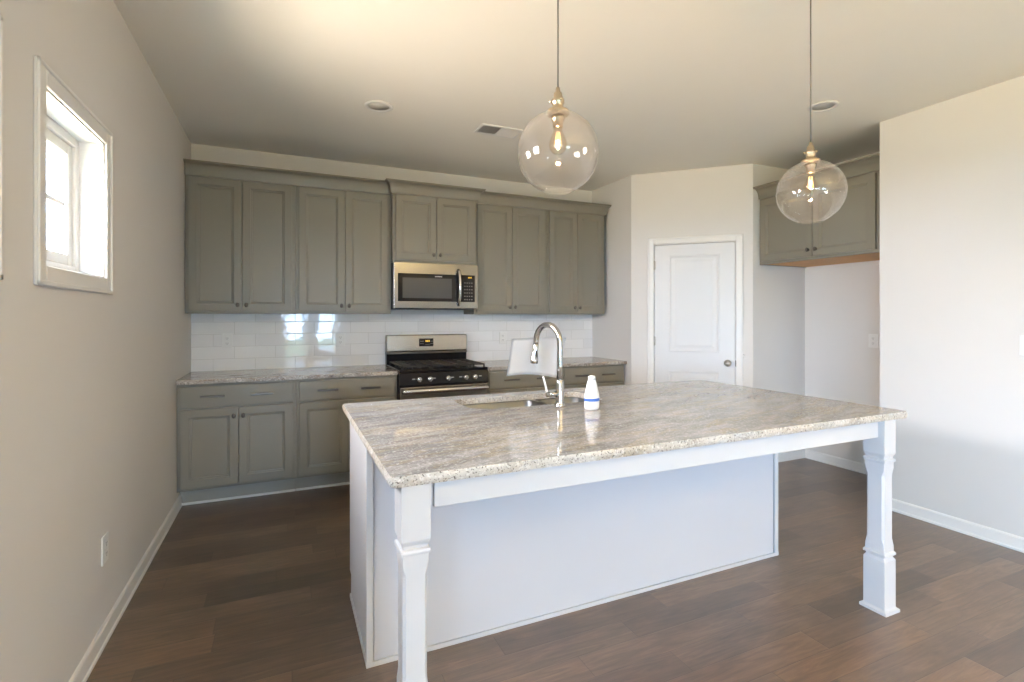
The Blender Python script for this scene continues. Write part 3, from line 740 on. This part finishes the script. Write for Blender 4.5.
# soap bottle
sb = thing('squeeze_bottle', 'small white squeeze bottle with a blue band, right of the faucet', 'bottle', (2.018, -2.732, .9138))
b = B(); lathe(b, [(0, .0), (.030, 0), (.0365, .004), (.0385, .015), (.039, .05), (.037, .070), (.031, .098), (.024, .124), (.019, .140), (0, .140)], seg=28)
for v in b.verts: v.co.y *= .72
bo = obj('body', b, 'bottle', sb)
b = B(); lathe(b, [(0, .1403), (.0188, .1403), (.0185, .150), (.0165, .158), (.007, .161), (0, .161)], seg=24)
for v in b.verts: v.co.y *= .8
obj('cap', b, 'plastic', sb)
b = B(); lathe(b, [(.0391, .040), (.0396, .041), (.0396, .053), (.0392, .054)], seg=28)
for v in b.verts: v.co.y *= .72
bmesh.ops.delete(b, geom=[f for f in b.faces if f.calc_center_median().y > .004], context='FACES')
obj('blue_band', b, 'blue', bo)

# ------------------------------------------------------------------ pendants
def pendant(x, y, zc, label):
    r = thing('pendant_lamp', label, 'pendant light', (x, y, H), group=None)
    z = zc-H; R = .131
    b = B(); lathe(b, [(0, -.0005), (.05, -.0005), (.05, -.016), (.042, -.022), (.012, -.026), (0, -.026)], seg=28); obj('canopy', b, 'brass', r)
    b = B(); tube(b, [(0, 0, -.024), (0, 0, z+R+.075)], .0028, 8); obj('cord', b, 'cord', r)
    b = B(); t = z+R
    lathe(b, [(0, t+.078), (.006, t+.078), (.008, t+.064), (.013, t+.060), (.0145, t+.044), (.020, t+.040), (.021, t+.028), (.017, t+.024), (.018, t+.012), (.034, t+.004), (.037, t-.006), (.034, t-.010), (.022, t-.012), (0, t-.012)], seg=28)
    for k in range(3):
        a = k*2*PI/3+.5; tt = B(); lathe(tt, [(0, .0), (.004, 0), (.004, .010), (0, .010)], (0, 0, 0), 8, 'X'); join(b, tt, 0, Matrix.Translation((.019*math.cos(a), .019*math.sin(a), t+.034)) @ Matrix.Rotation(a, 4, 'Z'))
    fit = obj('fitter', b, 'brass', r)
    b = B(); lathe(b, [(0, t-.0125), (.021, t-.0125), (.021, t-.026), (.017, t-.030), (.0165, t-.050), (0, t-.050)], seg=20); obj('socket', b, 'brass', r)
    # bulb
    zb = t-.0505
    b = B(); lathe(b, [(.012, zb), (.0125, zb-.008), (.018, zb-.022), (.026, zb-.040), (.029, zb-.055), (.026, zb-.070), (.016, zb-.082), (0, zb-.086)], seg=20); bu = obj('bulb', b, 'bulbglass', r)
    b = B()
    for k in range(6):
        a = k*PI/3; tube(b, [(.006*math.cos(a), .006*math.sin(a), zb-.015), (.011*math.cos(a+.4), .011*math.sin(a+.4), zb-.062)], .0009, 5)
    obj('filament', b, 'fil', bu)
    # globe with an open bottom, glass about 3 mm thick
    b = B(); pr = []; a0, a1 = math.radians(15), math.radians(157)
    for i in range(41): a = a0+(a1-a0)*i/40; pr.append((R*math.sin(a), z+R*math.cos(a)))
    re, ze = pr[-1]; pr += [(re-.003, ze-.0035), (re-.006, ze-.001)]
    Ri = R-.003
    for i in range(40, -1, -1):
        a = a0+(a1-a0)*i/40; pr.append((Ri*math.sin(a), z+Ri*math.cos(a)))
    lathe(b, pr, seg=56); obj('globe', b, 'glass', r)
    l = bpy.data.lights.new('bulb_light', 'POINT'); l.energy = PEND_W; l.color = (1, .70, .42); l.shadow_soft_size = .006
    lo = bpy.data.objects.new('bulb_light', l); C.objects.link(lo); lo.parent = r; lo.location = (0, 0, zb-.045)
pendant(*PEND[0], 'clear glass globe pendant on a cord above the left half of the island')
pendant(*PEND[1], 'clear glass globe pendant on a cord in front of the refrigerator niche cabinet')

# ------------------------------------------------------------------ ceiling fittings
def downlight(x, y, label):
    r = thing('recessed_light', label, 'ceiling light', (x, y, H))
    b = B(); lathe(b, [(.066, -.0005), (.092, -.0005), (.092, -.004), (.086, -.008), (.070, -.010), (.066, -.006)], seg=36); obj('trim_ring', b, 'trim', r)
    b = B(); lathe(b, [(0, -.0022), (.0655, -.0012), (.0655, -.0004)], seg=36); obj('lens', b, 'lens', r)
downlight(1.25, -1.361, 'round white recessed ceiling light above the left cabinets'); downlight(3.918, -2.569, 'round white recessed ceiling light near the refrigerator niche')
r = thing('ceiling_vent', 'white rectangular air register in the ceiling near the microwave', 'air vent', (2.14, -1.272, H)); r.rotation_euler = (0, 0, 0)
b = B(); w2, h2 = .165, .095; f = .02
for x0, x1, y0, y1 in ((-w2, w2, -h2, -h2+f), (-w2, w2, h2-f, h2), (-w2, -w2+f, -h2+f, h2-f), (w2-f, w2, -h2+f, h2-f)): bx(b, x0, x1, y0, y1, -.008, -.0005, .002)
bx(b, -.004, .004, -h2+f, h2-f, -.008, -.0005)
obj('frame', b, 'trim', r)
obj('duct_opening', box(-w2+f, w2-f, -h2+f, h2-f, -.0015, -.0004), 'dark', r)
b = B()
for side in (-1, 1):
    n = 9
    for i in range(n):
        x = side*(.012+i*.0155); t = B(); bx(t, -.0008, .0008, -h2+f, h2-f, -.0085, .0085)
        join(b, t, 0, Matrix.Translation((x, 0, -.0075)) @ Matrix.Rotation(-side*math.radians(52), 4, 'Y'))
obj('louvre', b, 'trim', r)

# unseen bowl uplighter, added behind the camera to warm the ceiling
r = thing('added_uplighter', 'added white bowl uplighter, unseen behind the camera, warming the ceiling', 'ceiling light', (2.7, -6.8, H))
b = B(); lathe(b, [(0, -.0005), (.07, -.0005), (.07, -.02), (.012, -.03), (.012, -.40), (0, -.40)], seg=28); obj('stem', b, 'nickel', r)
b = B(); lathe(b, [(.25, -.33), (.22, -.40), (.13, -.45), (0, -.465), (0, -.470), (.135, -.456), (.226, -.404), (.256, -.33), (.25, -.33)], seg=40); obj('bowl', b, 'plastic', r)
l = bpy.data.lights.new('added_uplight', 'POINT'); l.energy = ADDED_UPLIGHT_W; l.color = (1, .68, .28); l.shadow_soft_size = .04
lo = bpy.data.objects.new('added_uplight', l); C.objects.link(lo); lo.parent = r; lo.location = (.08, 0, -.36)

# ------------------------------------------------------------------ electrical plates
def plate(name, loc, rz, label, cat, kind, gang=1):
    r = thing(name, label, cat, loc, rz); w2 = .035*gang+.0
    obj('cover_plate', box(-w2-.003, w2+.003, -.0065, -.0004, -.0585, .0585, .002, 2), 'plastic', r)
    if kind == 'outlet':
        for s in (-1, 1):
            rc = obj('receptacle', box(-.0165, .0165, -.0085, -.0068, s*.021-.0145, s*.021+.0145, .002), 'plastic', r)
            b = B()
            for x in (-.0065, .0065): bx(b, x-.0012, x+.0012, -.0092, -.0087, s*.021-.002, s*.021+.008)
            bx(b, -.0025, .0025, -.0092, -.0087, s*.021-.010, s*.021-.006); obj('slot', b, 'slot', rc)
    else:
        b = box(-.016, .016, -.0095, -.0068, -.033, .033, .002); obj('rocker', b, 'plastic', r)
plate('wall_outlet', (.253, -.0105, 1.155), 0, 'white double outlet on the tile backsplash near the left wall', 'outlet', 'outlet')
plate('wall_outlet', (1.135, -.0105, 1.148), 0, 'white double outlet on the tile backsplash left of the range', 'outlet', 'outlet')
plate('wall_outlet', (2.703, -.0105, 1.14), 0, 'white double outlet on the tile backsplash right of the range', 'outlet', 'outlet')
plate('wall_outlet', (0, -2.154, .388), PI/2, 'white outlet low on the left wall above the baseboard', 'outlet', 'outlet')
plate('wall_outlet', (XR, -2.10, 1.148), -PI/2, 'white outlet inside the refrigerator niche under the high cabinet', 'outlet', 'outlet')
plate('light_switch', (XRR, -3.37, 1.19), -PI/2, 'white rocker switch on the right wall at the picture edge', 'light switch', 'switch', 1.6)
for o in list(C.objects):
    if o.parent is None and 'category' in o:
        n = o.name.split('.')[0]
        gname = {'wall_cabinet': 'grey two-door wall cabinets', 'base_cabinet': 'grey base cabinets along the back wall', 'pendant_lamp': 'glass globe pendants over the island',
                 'wall_outlet': 'white wall outlets', 'recessed_light': 'recessed lights in the kitchen ceiling', 'countertop': 'granite countertops along the back wall', 'crown_moulding': 'grey crown mouldings over the wall cabinets'}.get(n)
        if gname: o['group'] = gname
# lawn outside the windows
tag(obj('lawn', box(-30, 30, -40, 20, -.6, -.5), 'ground'), 'grass lawn outside the windows', 'lawn', kind='structure')
